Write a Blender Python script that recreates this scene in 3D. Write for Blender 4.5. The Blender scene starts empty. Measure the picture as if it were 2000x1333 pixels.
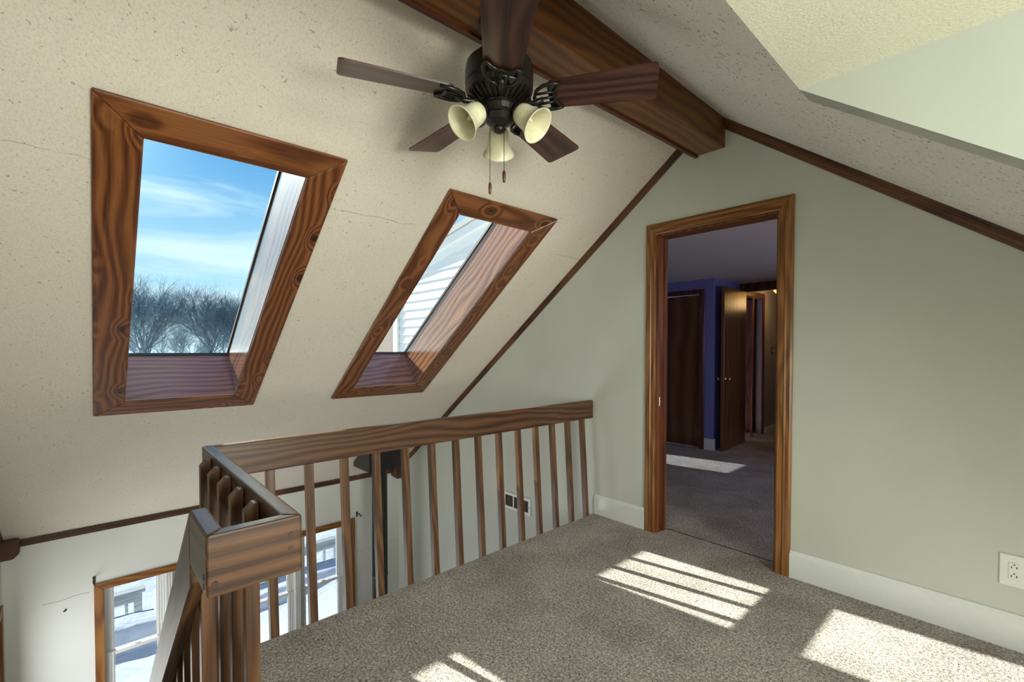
import bpy, bmesh, math, random
from mathutils import Vector, Matrix, Quaternion, Euler
from math import sin, cos, pi, radians, atan, sqrt, hypot

S = bpy.context.scene
COL = S.collection

# ------------------------------------------------------------------ camera
cam_d = bpy.data.cameras.new('camera'); cam = bpy.data.objects.new('camera', cam_d); COL.objects.link(cam)
cam_d.sensor_width = 36.0; cam_d.lens = 902.6045 / 2000 * 36.0
cam_d.shift_y = 33.2867 / 2000; cam_d.clip_start = 0.02; cam_d.clip_end = 600
yaw, pit, rol = radians(47.4654), radians(-1.1696), radians(0.0319)
fwd = Vector((-sin(yaw) * cos(pit), cos(yaw) * cos(pit), sin(pit)))
rgt = Vector((cos(yaw), sin(yaw), 0)); upv = rgt.cross(fwd)
r2 = rgt * cos(rol) - upv * -sin(rol); u2 = upv * cos(rol) - rgt * sin(rol)
mw = Matrix((r2, u2, -fwd)).transposed().to_4x4(); mw.translation = (0, 0, 1.2831)
cam.matrix_world = mw
S.camera = cam

# ------------------------------------------------------------------ exposure
S.view_settings.view_transform = 'Standard'; S.view_settings.look = 'None'
S.view_settings.exposure = 0.53; S.view_settings.gamma = 1.0; S.view_settings.use_curve_mapping = False

# ------------------------------------------------------------------ sky and sun
W = bpy.data.worlds.new('sky'); S.world = W; W.use_nodes = True
wt = W.node_tree; wt.nodes.clear()
def wn(t, **k):
    n = wt.nodes.new(t)
    for a, b in k.items(): setattr(n, a, b)
    return n
out = wn('ShaderNodeOutputWorld'); bg = wn('ShaderNodeBackground'); tc = wn('ShaderNodeTexCoord')
sep = wn('ShaderNodeSeparateXYZ'); wt.links.new(tc.outputs['Generated'], sep.inputs[0])
rp = wn('ShaderNodeValToRGB'); wt.links.new(sep.outputs['Z'], rp.inputs[0])
cr = rp.color_ramp
cr.elements[0].position = 0.0; cr.elements[0].color = (0.62, 0.86, 0.98, 1)
cr.elements[1].position = 1.0; cr.elements[1].color = (0.05, 0.30, 0.75, 1)
for p, c in ((0.12, (0.50, 0.82, 1.0, 1)), (0.30, (0.19, 0.52, 0.86, 1)), (0.48, (0.08, 0.35, 0.72, 1))):
    e = cr.elements.new(p); e.color = c
mp = wn('ShaderNodeMapping'); mp.inputs['Scale'].default_value = (1.0, 1.0, 6.5); mp.inputs['Rotation'].default_value = (0.24, 0.0, 0.3)
wt.links.new(tc.outputs['Generated'], mp.inputs[0])
nz = wn('ShaderNodeTexNoise'); nz.inputs['Scale'].default_value = 2.3; nz.inputs['Detail'].default_value = 7; nz.inputs['Roughness'].default_value = 0.55
nz.inputs['Distortion'].default_value = 0.6
wt.links.new(mp.outputs[0], nz.inputs['Vector'])
c2 = wn('ShaderNodeValToRGB'); c2.color_ramp.elements[0].position = 0.45; c2.color_ramp.elements[1].position = 0.76
wt.links.new(nz.outputs['Fac'], c2.inputs[0])
hz = wn('ShaderNodeMapRange'); hz.inputs['From Min'].default_value = 0.02; hz.inputs['From Max'].default_value = 0.36
hz.inputs['To Min'].default_value = 0.55; hz.inputs['To Max'].default_value = 0.0
wt.links.new(sep.outputs['Z'], hz.inputs['Value'])
ad = wn('ShaderNodeMath', operation='ADD', use_clamp=True); wt.links.new(c2.outputs['Color'], ad.inputs[0]); wt.links.new(hz.outputs[0], ad.inputs[1])
mx = wn('ShaderNodeMixRGB'); mx.inputs['Color2'].default_value = (1.15, 1.15, 1.14, 1)
wt.links.new(ad.outputs[0], mx.inputs['Fac']); wt.links.new(rp.outputs['Color'], mx.inputs['Color1'])
sdn = Vector((-1.0, -0.19, 0.535)).normalized()
dp = wn('ShaderNodeVectorMath', operation='DOT_PRODUCT'); wt.links.new(tc.outputs['Generated'], dp.inputs[0]); dp.inputs[1].default_value = sdn
c_ = wn('ShaderNodeMath', operation='MAXIMUM'); wt.links.new(dp.outputs['Value'], c_.inputs[0]); c_.inputs[1].default_value = 0.0
pw = wn('ShaderNodeMath', operation='POWER'); wt.links.new(c_.outputs[0], pw.inputs[0]); pw.inputs[1].default_value = 70.0
gl = wn('ShaderNodeMixRGB', blend_type='ADD'); gl.inputs['Fac'].default_value = 1.0
gm = wn('ShaderNodeMixRGB', blend_type='MULTIPLY'); gm.inputs['Fac'].default_value = 1.0; gm.inputs['Color1'].default_value = (5.0, 4.8, 4.3, 1)
wt.links.new(pw.outputs[0], gm.inputs['Color2']); wt.links.new(mx.outputs[0], gl.inputs['Color1']); wt.links.new(gm.outputs[0], gl.inputs['Color2'])
wt.links.new(gl.outputs[0], bg.inputs['Color']); bg.inputs['Strength'].default_value = 0.95
wt.links.new(bg.outputs[0], out.inputs['Surface'])

sun_d = bpy.data.lights.new('sun', 'SUN'); sun_d.energy = 27.0; sun_d.angle = radians(0.55); sun_d.color = (1.0, 0.76, 0.59)
sun = bpy.data.objects.new('sun', sun_d); COL.objects.link(sun)
sd = Vector((1.0, 0.19, -0.535)); sun.rotation_euler = sd.to_track_quat('-Z', 'Y').to_euler(); sun.location = (-12, -2, 9)

def area(name, loc, aim, sx, sy, power, color):
    d = bpy.data.lights.new(name, 'AREA'); d.shape = 'RECTANGLE'; d.size = sx; d.size_y = sy; d.energy = power; d.color = color
    o = bpy.data.objects.new(name, d); COL.objects.link(o); o.location = loc
    o.rotation_euler = Vector(aim).to_track_quat('-Z', 'Z').to_euler(); return o
area('daylight_dormer_window', (2.12, 0.70, 1.25), (-1, 0, 0.0), 1.55, 1.05, 46, (0.97, 1.0, 0.89)).data.spread = radians(125)
area('daylight_near_window', (-4.2, -0.44, -1.45), (0, 1, 0.0), 1.6, 1.2, 19, (0.97, 1.0, 0.98))
area('fill_back_room', (0.9, 4.4, 1.3), (-1, 0, 0), 1.0, 1.0, 10.0, (0.92, 0.88, 1.0))  # added fill to brighten the back room; no window on this side

# ------------------------------------------------------------------ materials
def mat(name):
    m = bpy.data.materials.new(name); m.use_nodes = True
    nt = m.node_tree; b = nt.nodes['Principled BSDF']
    return m, nt, b
def N(nt, t, **k):
    n = nt.nodes.new(t)
    for a, b in k.items(): setattr(n, a, b)
    return n
def ramp(nt, src, stops):
    r = N(nt, 'ShaderNodeValToRGB'); e = r.color_ramp.elements
    e[0].position, e[0].color = stops[0][0], (*stops[0][1], 1); e[1].position, e[1].color = stops[-1][0], (*stops[-1][1], 1)
    for p, c in stops[1:-1]:
        q = e.new(p); q.color = (*c, 1)
    nt.links.new(src, r.inputs[0]); return r.outputs['Color']
def bump(nt, b, src, strength, dist=0.01):
    n = N(nt, 'ShaderNodeBump'); n.inputs['Strength'].default_value = strength; n.inputs['Distance'].default_value = dist
    nt.links.new(src, n.inputs['Height']); nt.links.new(n.outputs[0], b.inputs['Normal'])
def noise(nt, vec, scale, detail=4, rough=0.5, dist=0.0):
    n = N(nt, 'ShaderNodeTexNoise'); n.inputs['Scale'].default_value = scale; n.inputs['Detail'].default_value = detail
    n.inputs['Roughness'].default_value = rough; n.inputs['Distortion'].default_value = dist
    nt.links.new(vec, n.inputs['Vector']); return n.outputs['Fac']
def mathn(nt, op, a, b=None, clamp=False):
    n = N(nt, 'ShaderNodeMath', operation=op, use_clamp=clamp)
    for i, v in enumerate((a, b)):
        if v is None: continue
        if isinstance(v, (int, float)): n.inputs[i].default_value = v
        else: nt.links.new(v, n.inputs[i])
    return n.outputs[0]
def mix(nt, f, a, b, mode='MIX'):
    n = N(nt, 'ShaderNodeMixRGB', blend_type=mode)
    for i, v in enumerate((f, a, b)):
        if isinstance(v, (int, float)): n.inputs[i].default_value = v
        elif isinstance(v, tuple): n.inputs[i].default_value = (*v, 1)
        else: nt.links.new(v, n.inputs[i])
    return n.outputs[0]

def paint(name, col, rough=0.6, bs=0.06, bscale=220, mottled=0.04):
    m, nt, b = mat(name); t = N(nt, 'ShaderNodeTexCoord')
    f = noise(nt, t.outputs['Object'], 1.7, 3)
    c = ramp(nt, f, ((0.3, tuple(x * (1 - mottled) for x in col)), (0.7, tuple(min(1, x * (1 + mottled)) for x in col))))
    nt.links.new(c, b.inputs['Base Color']); b.inputs['Roughness'].default_value = rough
    bump(nt, b, noise(nt, t.outputs['Object'], bscale, 2), bs, 0.002); return m

def textured(name, col, speck, spk_thr, grain, bs, crack_x=None):
    """stippled ceiling plaster: fine lumps, small pits, and hairline seam"""
    m, nt, b = mat(name); t = N(nt, 'ShaderNodeTexCoord'); V = t.outputs['Object']
    f = noise(nt, V, grain, 3, 0.6)
    big = noise(nt, V, 2.5, 3)
    c = ramp(nt, big, ((0.3, tuple(x * 0.95 for x in col)), (0.7, col)))
    c = mix(nt, 1.0, c, ramp(nt, f, ((0.33, (0.86, 0.86, 0.86)), (0.55, (1, 1, 1)))), 'MULTIPLY')
    p = noise(nt, V, 62, 2, 0.5, 0.4); q = noise(nt, V, 3.4, 2)
    pit = mathn(nt, 'SUBTRACT', mathn(nt, 'ADD', p, mathn(nt, 'MULTIPLY', q, 0.12)), spk_thr)
    pitm = mathn(nt, 'MULTIPLY', pit, 26.0, True)
    c = mix(nt, mathn(nt, 'MULTIPLY', pitm, 0.75), c, speck)
    hgt = mathn(nt, 'SUBTRACT', f, mathn(nt, 'MULTIPLY', pitm, 0.7))
    if crack_x is not None:
        s = N(nt, 'ShaderNodeSeparateXYZ'); nt.links.new(V, s.inputs[0])
        w = mathn(nt, 'MULTIPLY', mathn(nt, 'SUBTRACT', noise(nt, V, 9, 3), 0.5), 0.03)
        d = mathn(nt, 'ABSOLUTE', mathn(nt, 'ADD', mathn(nt, 'SUBTRACT', s.outputs['X'], crack_x), w))
        l = mathn(nt, 'LESS_THAN', d, 0.0016)
        l = mathn(nt, 'MULTIPLY', l, mathn(nt, 'MULTIPLY', mathn(nt, 'SUBTRACT', noise(nt, V, 3, 2), 0.40), 6.0, True))
        c = mix(nt, mathn(nt, 'MULTIPLY', l, 0.7), c, (0.20, 0.17, 0.13))
    nt.links.new(c, b.inputs['Base Color']); b.inputs['Roughness'].default_value = 0.85
    bump(nt, b, hgt, bs, 0.006); return m

def wood(name, d, dark, mid, light, rough=0.32, knots=0.0, ring=1.0, fine=1.0, spec=0.5):
    """stained timber with the grain running along d"""
    m, nt, b = mat(name); t = N(nt, 'ShaderNodeTexCoord'); oi = N(nt, 'ShaderNodeObjectInfo')
    a = N(nt, 'ShaderNodeVectorMath', operation='MULTIPLY_ADD')
    cb = N(nt, 'ShaderNodeCombineXYZ')
    for i in range(3): nt.links.new(mathn(nt, 'MULTIPLY', oi.outputs['Random'], (3.1, 5.7, 4.3)[i]), cb.inputs[i])
    q = Vector(d).normalized().rotation_difference(Vector((1, 0, 0)))
    mp = N(nt, 'ShaderNodeMapping'); mp.inputs['Rotation'].default_value = q.to_euler()
    nt.links.new(t.outputs['Object'], mp.inputs[0])
    nt.links.new(mp.outputs[0], a.inputs[0]); a.inputs[1].default_value = (1, 1, 1); nt.links.new(cb.outputs[0], a.inputs[2])
    V = a.outputs[0]
    def sc(v, s):
        mm = N(nt, 'ShaderNodeMapping'); mm.inputs['Scale'].default_value = s; nt.links.new(v, mm.inputs[0]); return mm.outputs[0]
    kd = None
    if knots:
        vo = N(nt, 'ShaderNodeTexVoronoi'); vo.inputs['Scale'].default_value = 1.0; vo.inputs['Randomness'].default_value = 0.8
        nt.links.new(sc(V, (4.0, 6.5, 6.5)), vo.inputs['Vector']); kd = vo.outputs['Distance']
        kk = ramp(nt, kd, ((0.0, (1, 1, 1)), (0.38, (0, 0, 0))))
    wob = noise(nt, sc(V, (0.8, 3, 3)), 1.0, 2, 0.5)
    wv = N(nt, 'ShaderNodeTexWave', wave_type='RINGS', rings_direction='X'); wv.inputs['Scale'].default_value = 7.0 * ring
    wv.inputs['Distortion'].default_value = 0.9; wv.inputs['Detail'].default_value = 2.5; wv.inputs['Detail Scale'].default_value = 1.4
    off = N(nt, 'ShaderNodeVectorMath', operation='ADD')
    sv = N(nt, 'ShaderNodeCombineXYZ'); nt.links.new(mathn(nt, 'MULTIPLY', wob, 0.20), sv.inputs[1]); nt.links.new(mathn(nt, 'MULTIPLY', wob, 0.14), sv.inputs[2])
    if knots:
        nt.links.new(mathn(nt, 'ADD', mathn(nt, 'MULTIPLY', wob, 0.20), mathn(nt, 'MULTIPLY', kk, 0.10)), sv.inputs[1])
    nt.links.new(sc(V, (0.10, 1, 1)), off.inputs[0]); nt.links.new(sv.outputs[0], off.inputs[1])
    nt.links.new(off.outputs[0], wv.inputs['Vector'])
    fi = noise(nt, sc(V, (5, 160, 160)), 1.0, 4, 0.65)
    g = mathn(nt, 'ADD', mathn(nt, 'MULTIPLY', wv.outputs['Fac'], 0.44), mathn(nt, 'MULTIPLY', fi, 0.72 * fine))
    c = ramp(nt, g, ((0.22, dark), (0.55, mid), (0.9, light)))
    if knots:
        km = ramp(nt, kd, ((0.07, (1, 1, 1)), (0.13, (0.25, 0.25, 0.25)), (0.2, (0, 0, 0))))
        c = mix(nt, mathn(nt, 'MULTIPLY', km, knots), c, tuple(x * 0.35 for x in dark))
    nt.links.new(c, b.inputs['Base Color']); b.inputs['Roughness'].default_value = rough; b.inputs['Specular IOR Level'].default_value = spec
    bump(nt, b, g, 0.12, 0.002); return m

def plain(name, col, rough=0.4, metal=0.0, spec=0.5, bs=0.03):
    m, nt, b = mat(name); t = N(nt, 'ShaderNodeTexCoord')
    f = noise(nt, t.outputs['Object'], 35, 3)
    c = ramp(nt, f, ((0.35, tuple(x * 0.97 for x in col)), (0.65, col)))
    nt.links.new(c, b.inputs['Base Color']); b.inputs['Roughness'].default_value = rough; b.inputs['Metallic'].default_value = metal
    b.inputs['Specular IOR Level'].default_value = spec
    bump(nt, b, noise(nt, t.outputs['Object'], 300, 2), bs, 0.001); return m

def glass(name, tint, gl=0.04):
    m = bpy.data.materials.new(name); m.use_nodes = True; nt = m.node_tree; nt.nodes.clear()
    o = N(nt, 'ShaderNodeOutputMaterial'); tr = N(nt, 'ShaderNodeBsdfTransparent'); g = N(nt, 'ShaderNodeBsdfGlossy'); g.inputs['Roughness'].default_value = gl
    tr.inputs['Color'].default_value = (*tint, 1); fr = N(nt, 'ShaderNodeFresnel'); fr.inputs['IOR'].default_value = 1.3
    mx = N(nt, 'ShaderNodeMixShader'); nt.links.new(fr.outputs[0], mx.inputs[0]); nt.links.new(tr.outputs[0], mx.inputs[1]); nt.links.new(g.outputs[0], mx.inputs[2])
    nt.links.new(mx.outputs[0], o.inputs['Surface']); return m

TH = atan(0.7514); ct, st = cos(TH), sin(TH)
SLD = (-ct, 0, -st)
THR = atan(0.756); ctr, s_r = cos(THR), sin(THR)
M = {}
def coat(m, w, r):
    b = m.node_tree.nodes['Principled BSDF']; b.inputs['Coat Weight'].default_value = w; b.inputs['Coat Roughness'].default_value = r
M['ceil_l'] = textured('cream_stippled_ceiling', (0.82, 0.745, 0.63), (0.36, 0.30, 0.22), 0.745, 130, 0.35, -2.345)
M['ceil_r'] = textured('grey_white_stippled_ceiling', (0.84, 0.83, 0.77), (0.13, 0.13, 0.12), 0.71, 120, 0.6)
M['ceil_d'] = textured('pale_yellow_dormer_ceiling', (0.80, 0.775, 0.62), (0.55, 0.5, 0.38), 0.80, 130, 0.3)
M['wall'] = paint('sage_grey_wall_paint', (0.60, 0.615, 0.55), 0.5)
M['cheek'] = paint('pale_sage_cheek_paint', (0.57, 0.60, 0.54), 0.5)
M['wall_lo'] = paint('off_white_wall_paint', (0.74, 0.745, 0.71), 0.6)
M['blue'] = paint('periwinkle_blue_paint', (0.19, 0.20, 0.54), 0.5)
M['backceil'] = paint('back_room_ceiling_paint', (0.62, 0.58, 0.60), 0.8, 0.1)
M['hallwall'] = paint('grey_hall_paint', (0.42, 0.40, 0.40), 0.25)
M['white'] = plain('white_gloss_trim', (0.80, 0.82, 0.83), 0.35)
M['vinyl'] = plain('white_vinyl', (0.80, 0.80, 0.79), 0.35)
M['plate'] = plain('white_plastic', (0.86, 0.87, 0.82), 0.3)
M['dark'] = plain('dark_slot', (0.02, 0.018, 0.015), 0.6)
M['ventmetal'] = plain('brown_grille', (0.13, 0.10, 0.08), 0.5)
M['black'] = plain('black_stove_enamel', (0.012, 0.010, 0.012), 0.22)
M['bronze'] = plain('dark_bronze', (0.014, 0.011, 0.009), 0.33, 0.3)
M['brass'] = plain('polished_brass', (0.75, 0.55, 0.22), 0.18, 1.0)
M['iron'] = plain('black_iron', (0.02, 0.017, 0.015), 0.4)
M['roof'] = plain('grey_shingle', (0.16, 0.17, 0.19), 0.8)
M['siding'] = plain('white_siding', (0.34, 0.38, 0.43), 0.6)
M['frostrim'] = plain('amber_lamp_glass', (0.85, 0.7, 0.4), 0.3)
P_D, P_M, P_L = (0.050, 0.014, 0.005), (0.165, 0.052, 0.015), (0.29, 0.108, 0.033)
M['pine_s'] = wood('knotty_pine_slope', SLD, P_D, P_M, P_L, 0.33, 0.9, 1.5)
M['pine_y'] = wood('knotty_pine_cross', (0, 1, 0), P_D, P_M, P_L, 0.33, 0.9, 1.5)
M['reveal_s'] = wood('figured_pine_slope', SLD, (0.10, 0.035, 0.02), (0.26, 0.11, 0.05), (0.38, 0.18, 0.08), 0.20, 0.0, 1.3, spec=0.8)
M['reveal_y'] = wood('figured_pine_sill', (0, 1, 0), (0.085, 0.035, 0.035), (0.21, 0.10, 0.09), (0.30, 0.15, 0.12), 0.28, 0.0, 1.2)
coat(M['reveal_s'], 1.0, 0.12); coat(M['reveal_y'], 0.6, 0.15)
R_D, R_M, R_L = (0.020, 0.008, 0.004), (0.082, 0.035, 0.014), (0.135, 0.062, 0.026)
M['rail_y'] = wood('brown_oak_rail_y', (0, 1, 0), R_D, R_M, R_L, 0.34, 0, 1.4)
M['rail_x'] = wood('brown_oak_rail_x', (1, 0, 0), R_D, R_M, R_L, 0.34, 0, 1.4)
M['rail_st'] = wood('brown_oak_rail_slant', (-1, 0, -0.9), R_D, R_M, R_L, 0.34, 0, 1.4)
M['rail_z'] = wood('brown_oak_picket', (0, 0, 1), (0.045, 0.018, 0.008), (0.105, 0.046, 0.019), (0.155, 0.074, 0.032), 0.36, 0, 1.2)
B_D, B_M, B_L = (0.085, 0.026, 0.007), (0.165, 0.056, 0.012), (0.225, 0.085, 0.020)
M['beam'] = wood('beam_oak', (0, 1, 0), B_D, B_M, B_L, 0.36, 0, 0.9)
M['beam_strip'] = wood('beam_edge_oak', (0, 1, 0), (0.03, 0.008, 0.004), (0.09, 0.026, 0.012), (0.13, 0.04, 0.016), 0.4)
O_D, O_M, O_L = (0.12, 0.043, 0.010), (0.235, 0.092, 0.022), (0.34, 0.150, 0.040)
M['oak_z'] = wood('golden_oak_z', (0, 0, 1), O_D, O_M, O_L, 0.36, 0, 1.5)
M['oak_x'] = wood('golden_oak_x', (1, 0, 0), O_D, O_M, O_L, 0.36, 0, 1.5)
M['oak_y'] = wood('golden_oak_y', (0, 1, 0), O_D, O_M, O_L, 0.36, 0, 1.5)
M['jamb'] = wood('dark_jamb_oak', (0, 0, 1), (0.05, 0.013, 0.005), (0.15, 0.045, 0.014), (0.22, 0.075, 0.022), 0.4)
T_D, T_M, T_L = (0.032, 0.011, 0.005), (0.105, 0.042, 0.017), (0.16, 0.07, 0.03)
M['trim_y'] = wood('brown_trim_y', (0, 1, 0), T_D, T_M, T_L, 0.4)
M['trim_l'] = wood('brown_trim_slope_left', SLD, T_D, T_M, T_L, 0.4)
M['trim_r'] = wood('brown_trim_slope_right', (ctr, 0, -s_r), T_D, T_M, T_L, 0.4)
M['block'] = wood('dark_corner_block_wood', (0, 0, 1), (0.02, 0.007, 0.004), (0.075, 0.026, 0.013), (0.11, 0.04, 0.02), 0.4)
M['doorw'] = wood('walnut_veneer', (0, 0, 1), (0.075, 0.030, 0.013), (0.14, 0.058, 0.024), (0.20, 0.088, 0.037), 0.28, 0, 0.35)
M['doorx'] = wood('walnut_frame', (0, 0, 1), (0.03, 0.01, 0.006), (0.10, 0.033, 0.015), (0.15, 0.055, 0.024), 0.35)
M['blade'] = wood('rosewood_blade', (1, 0, 0), (0.016, 0.006, 0.005), (0.052, 0.017, 0.012), (0.095, 0.035, 0.023), 0.28, 0, 1.2)
M['greywood'] = wood('weathered_deck_wood', (0, 1, 0), (0.30, 0.32, 0.30), (0.46, 0.48, 0.44), (0.58, 0.60, 0.56), 0.7)
M['sky_glass'] = glass('tinted_skylight_glass', (0.48, 0.66, 0.74))
M['win_glass'] = glass('window_glass', (0.13, 0.19, 0.26))
M['vdark_glass'] = glass('far_window_glass', (0.15, 0.22, 0.28))

# frosted lamp glass
m, nt, b = mat('frosted_cream_glass'); b.inputs['Base Color'].default_value = (0.78, 0.74, 0.53, 1); b.inputs['Roughness'].default_value = 0.35
t = N(nt, 'ShaderNodeTexCoord'); c = ramp(nt, noise(nt, t.outputs['Object'], 18, 4, 0.6, 1.0), ((0.3, (0.70, 0.65, 0.42)), (0.7, (0.86, 0.83, 0.62))))
nt.links.new(c, b.inputs['Base Color']); b.inputs['Subsurface Weight'].default_value = 0.3; b.inputs['Subsurface Radius'].default_value = (0.02, 0.018, 0.01)
M['frost'] = m
# lit hall lamp
m, nt, b = mat('lit_hall_lamp'); b.inputs['Emission Color'].default_value = (1.0, 0.50, 0.10, 1); b.inputs['Emission Strength'].default_value = 1.3
b.inputs['Base Color'].default_value = (0.9, 0.6, 0.2, 1); M['halllamp'] = m
# carpet
m, nt, b = mat('grey_brown_cut_pile_carpet'); t = N(nt, 'ShaderNodeTexCoord'); V = t.outputs['Object']
f = noise(nt, V, 100, 3, 0.9, 0.5); g = noise(nt, V, 3.2, 4, 0.6); h = noise(nt, V, 60, 3, 0.6)
c = ramp(nt, f, ((0.36, (0.12, 0.104, 0.09)), (0.50, (0.47, 0.42, 0.375)), (0.64, (0.95, 0.87, 0.80))))
c = mix(nt, 1.0, c, ramp(nt, g, ((0.36, (0.72, 0.71, 0.70)), (0.62, (1.0, 1.0, 1.0)))), 'MULTIPLY')
c = mix(nt, 1.0, c, ramp(nt, h, ((0.3, (0.85, 0.85, 0.85)), (0.6, (1.0, 1.0, 1.0)))), 'MULTIPLY')
nt.links.new(c, b.inputs['Base Color']); b.inputs['Roughness'].default_value = 1.0; b.inputs['Specular IOR Level'].default_value = 0.05
b.inputs['Sheen Weight'].default_value = 0.15
bump(nt, b, mathn(nt, 'ADD', f, mathn(nt, 'MULTIPLY', g, 0.6)), 0.9, 0.012); M['carpet'] = m
# snow
m, nt, b = mat('snow'); t = N(nt, 'ShaderNodeTexCoord'); b.inputs['Base Color'].default_value = (0.80, 0.83, 0.86, 1); b.inputs['Roughness'].default_value = 0.8
bump(nt, b, noise(nt, t.outputs['Object'], 2.2, 5, 0.55, 0.4), 0.6, 0.12); M['snow'] = m
M['bark'] = plain('haze_blue_bark', (0.07, 0.115, 0.15), 0.9)  # blue of distant haze mixed into the bark colour
M['scrub'] = plain('haze_pale_scrub', (0.15, 0.21, 0.25), 0.9)  # brushwood colour made paler and bluer to stand for haze

# ------------------------------------------------------------------ mesh helpers
WL = {}
def wloc(p): return WL.get(p.name, Vector((0, 0, 0))) if p is not None else Vector((0, 0, 0))
def tag(o, label=None, cat=None, group=None, kind=None):
    if label: o['label'] = label
    if cat: o['category'] = cat
    if group: o['group'] = group
    if kind: o['kind'] = kind
    return o
def empty(name, loc, label=None, cat=None, group=None, kind=None):
    o = bpy.data.objects.new(name, None); COL.objects.link(o); o.location = loc; o.empty_display_size = 0.1
    WL[o.name] = Vector(loc); return tag(o, label, cat, group, kind)
def build(name, bm, material, parent=None, bev=0.0, smooth=False, seg=1, kind=None, label=None):
    bmesh.ops.recalc_face_normals(bm, faces=bm.faces)
    if bev > 0:
        es = [e for e in bm.edges if len(e.link_faces) == 2 and e.calc_face_angle(0) > 0.5]
        bmesh.ops.bevel(bm, geom=es, offset=bev, segments=seg, affect='EDGES', profile=0.5)
    off = wloc(parent)
    if off.length: bmesh.ops.translate(bm, vec=-off, verts=bm.verts)
    me = bpy.data.meshes.new(name); bm.to_mesh(me); bm.free()
    if smooth:
        for p in me.polygons: p.use_smooth = True
    me.materials.append(material)
    o = bpy.data.objects.new(name, me); COL.objects.link(o)
    if parent is not None: o.parent = parent
    WL[o.name] = off
    if kind: o['kind'] = kind
    if label: o['label'] = label
    return o
def box(bm, a, b):
    x0, y0, z0 = a; x1, y1, z1 = b
    v = [bm.verts.new(p) for p in ((x0, y0, z0), (x1, y0, z0), (x1, y1, z0), (x0, y1, z0), (x0, y0, z1), (x1, y0, z1), (x1, y1, z1), (x0, y1, z1))]
    for f in ((0, 1, 2, 3), (4, 5, 6, 7), (0, 1, 5, 4), (1, 2, 6, 5), (2, 3, 7, 6), (3, 0, 4, 7)): bm.faces.new([v[i] for i in f])
def B(a, b):
    bm = bmesh.new(); box(bm, a, b); return bm
def prism(bm, pts, vec):
    vec = Vector(vec); a = [bm.verts.new(p) for p in pts]; b = [bm.verts.new(Vector(p) + vec) for p in pts]
    n = len(pts); bm.faces.new(a); bm.faces.new(b)
    for i in range(n): bm.faces.new((a[i], a[(i + 1) % n], b[(i + 1) % n], b[i]))
def PR(pts, vec):
    bm = bmesh.new(); prism(bm, pts, vec); return bm
def tube(bm, pts, r, n=8, cap=True):
    pts = [Vector(p) for p in pts]; rs = r if isinstance(r, (list, tuple)) else [r] * len(pts); rings = []
    up = None
    for i, p in enumerate(pts):
        d = (pts[min(i + 1, len(pts) - 1)] - pts[max(i - 1, 0)]).normalized()
        if up is None:
            up = d.orthogonal().normalized()
        else:
            up = (up - d * up.dot(d)); up = up.normalized() if up.length > 1e-6 else d.orthogonal().normalized()
        s = d.cross(up)
        rings.append([bm.verts.new(p + (up * cos(2 * pi * k / n) + s * sin(2 * pi * k / n)) * rs[i]) for k in range(n)])
    for a, b in zip(rings, rings[1:]):
        for k in range(n): bm.faces.new((a[k], a[(k + 1) % n], b[(k + 1) % n], b[k]))
    if cap: bm.faces.new(rings[0]); bm.faces.new(rings[-1])
def lathe(bm, prof, c, axis=(0, 0, 1), n=32, close=False):
    """prof: (radius, height) along axis from c"""
    ax = Vector(axis).normalized(); u = ax.orthogonal().normalized(); w = ax.cross(u); c = Vector(c); rings = []
    for r, h in prof:
        if r < 1e-5: rings.append([bm.verts.new(c + ax * h)])
        else: rings.append([bm.verts.new(c + ax * h + (u * cos(2 * pi * k / n) + w * sin(2 * pi * k / n)) * r) for k in range(n)])
    if close: rings.append(rings[0])
    for a, b in zip(rings, rings[1:]):
        for k in range(n):
            k2 = (k + 1) % n
            if len(a) == 1 and len(b) == 1: continue
            if len(a) == 1: bm.faces.new((a[0], b[k], b[k2]))
            elif len(b) == 1: bm.faces.new((a[k], a[k2], b[0]))
            else: bm.faces.new((a[k], a[k2], b[k2], b[k]))
def hexa(bm, p):
    v = [bm.verts.new(q) for q in p]
    for f in ((0, 1, 2, 3), (4, 5, 6, 7), (0, 1, 5, 4), (1, 2, 6, 5), (2, 3, 7, 6), (3, 0, 4, 7)): bm.faces.new([v[i] for i in f])

# ------------------------------------------------------------------ layout numbers
XR, ZR_ = -1.3163, 2.7637                      # ridge
XW = -5.305                                    # left wall
YN, YF = -0.52, 2.90                           # near and far gable walls
ZL = -2.60                                     # lower storey floor
XE = 2.20                                      # right wall
def zl(x): return ZR_ - 0.7514 * (XR - x)
def zr(x): return ZR_ - 0.756 * (x - XR)
NI = Vector((st, 0, -ct))                      # into the room from the left slope
def SL(s, y, n=0.0): return Vector((XR - s * ct, y, ZR_ - s * st)) + NI * n
XD, ZD, YD = -0.50, zr(-0.50), 1.762           # dormer opening edge, ceiling, cheek
T = 0.33                                       # roof build-up
DX0, DX1, DZ = -1.683, -0.916, 2.065           # doorway opening
WT = 0.12
FX, FY = -2.2025, 0.345                        # loft floor edge

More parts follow.
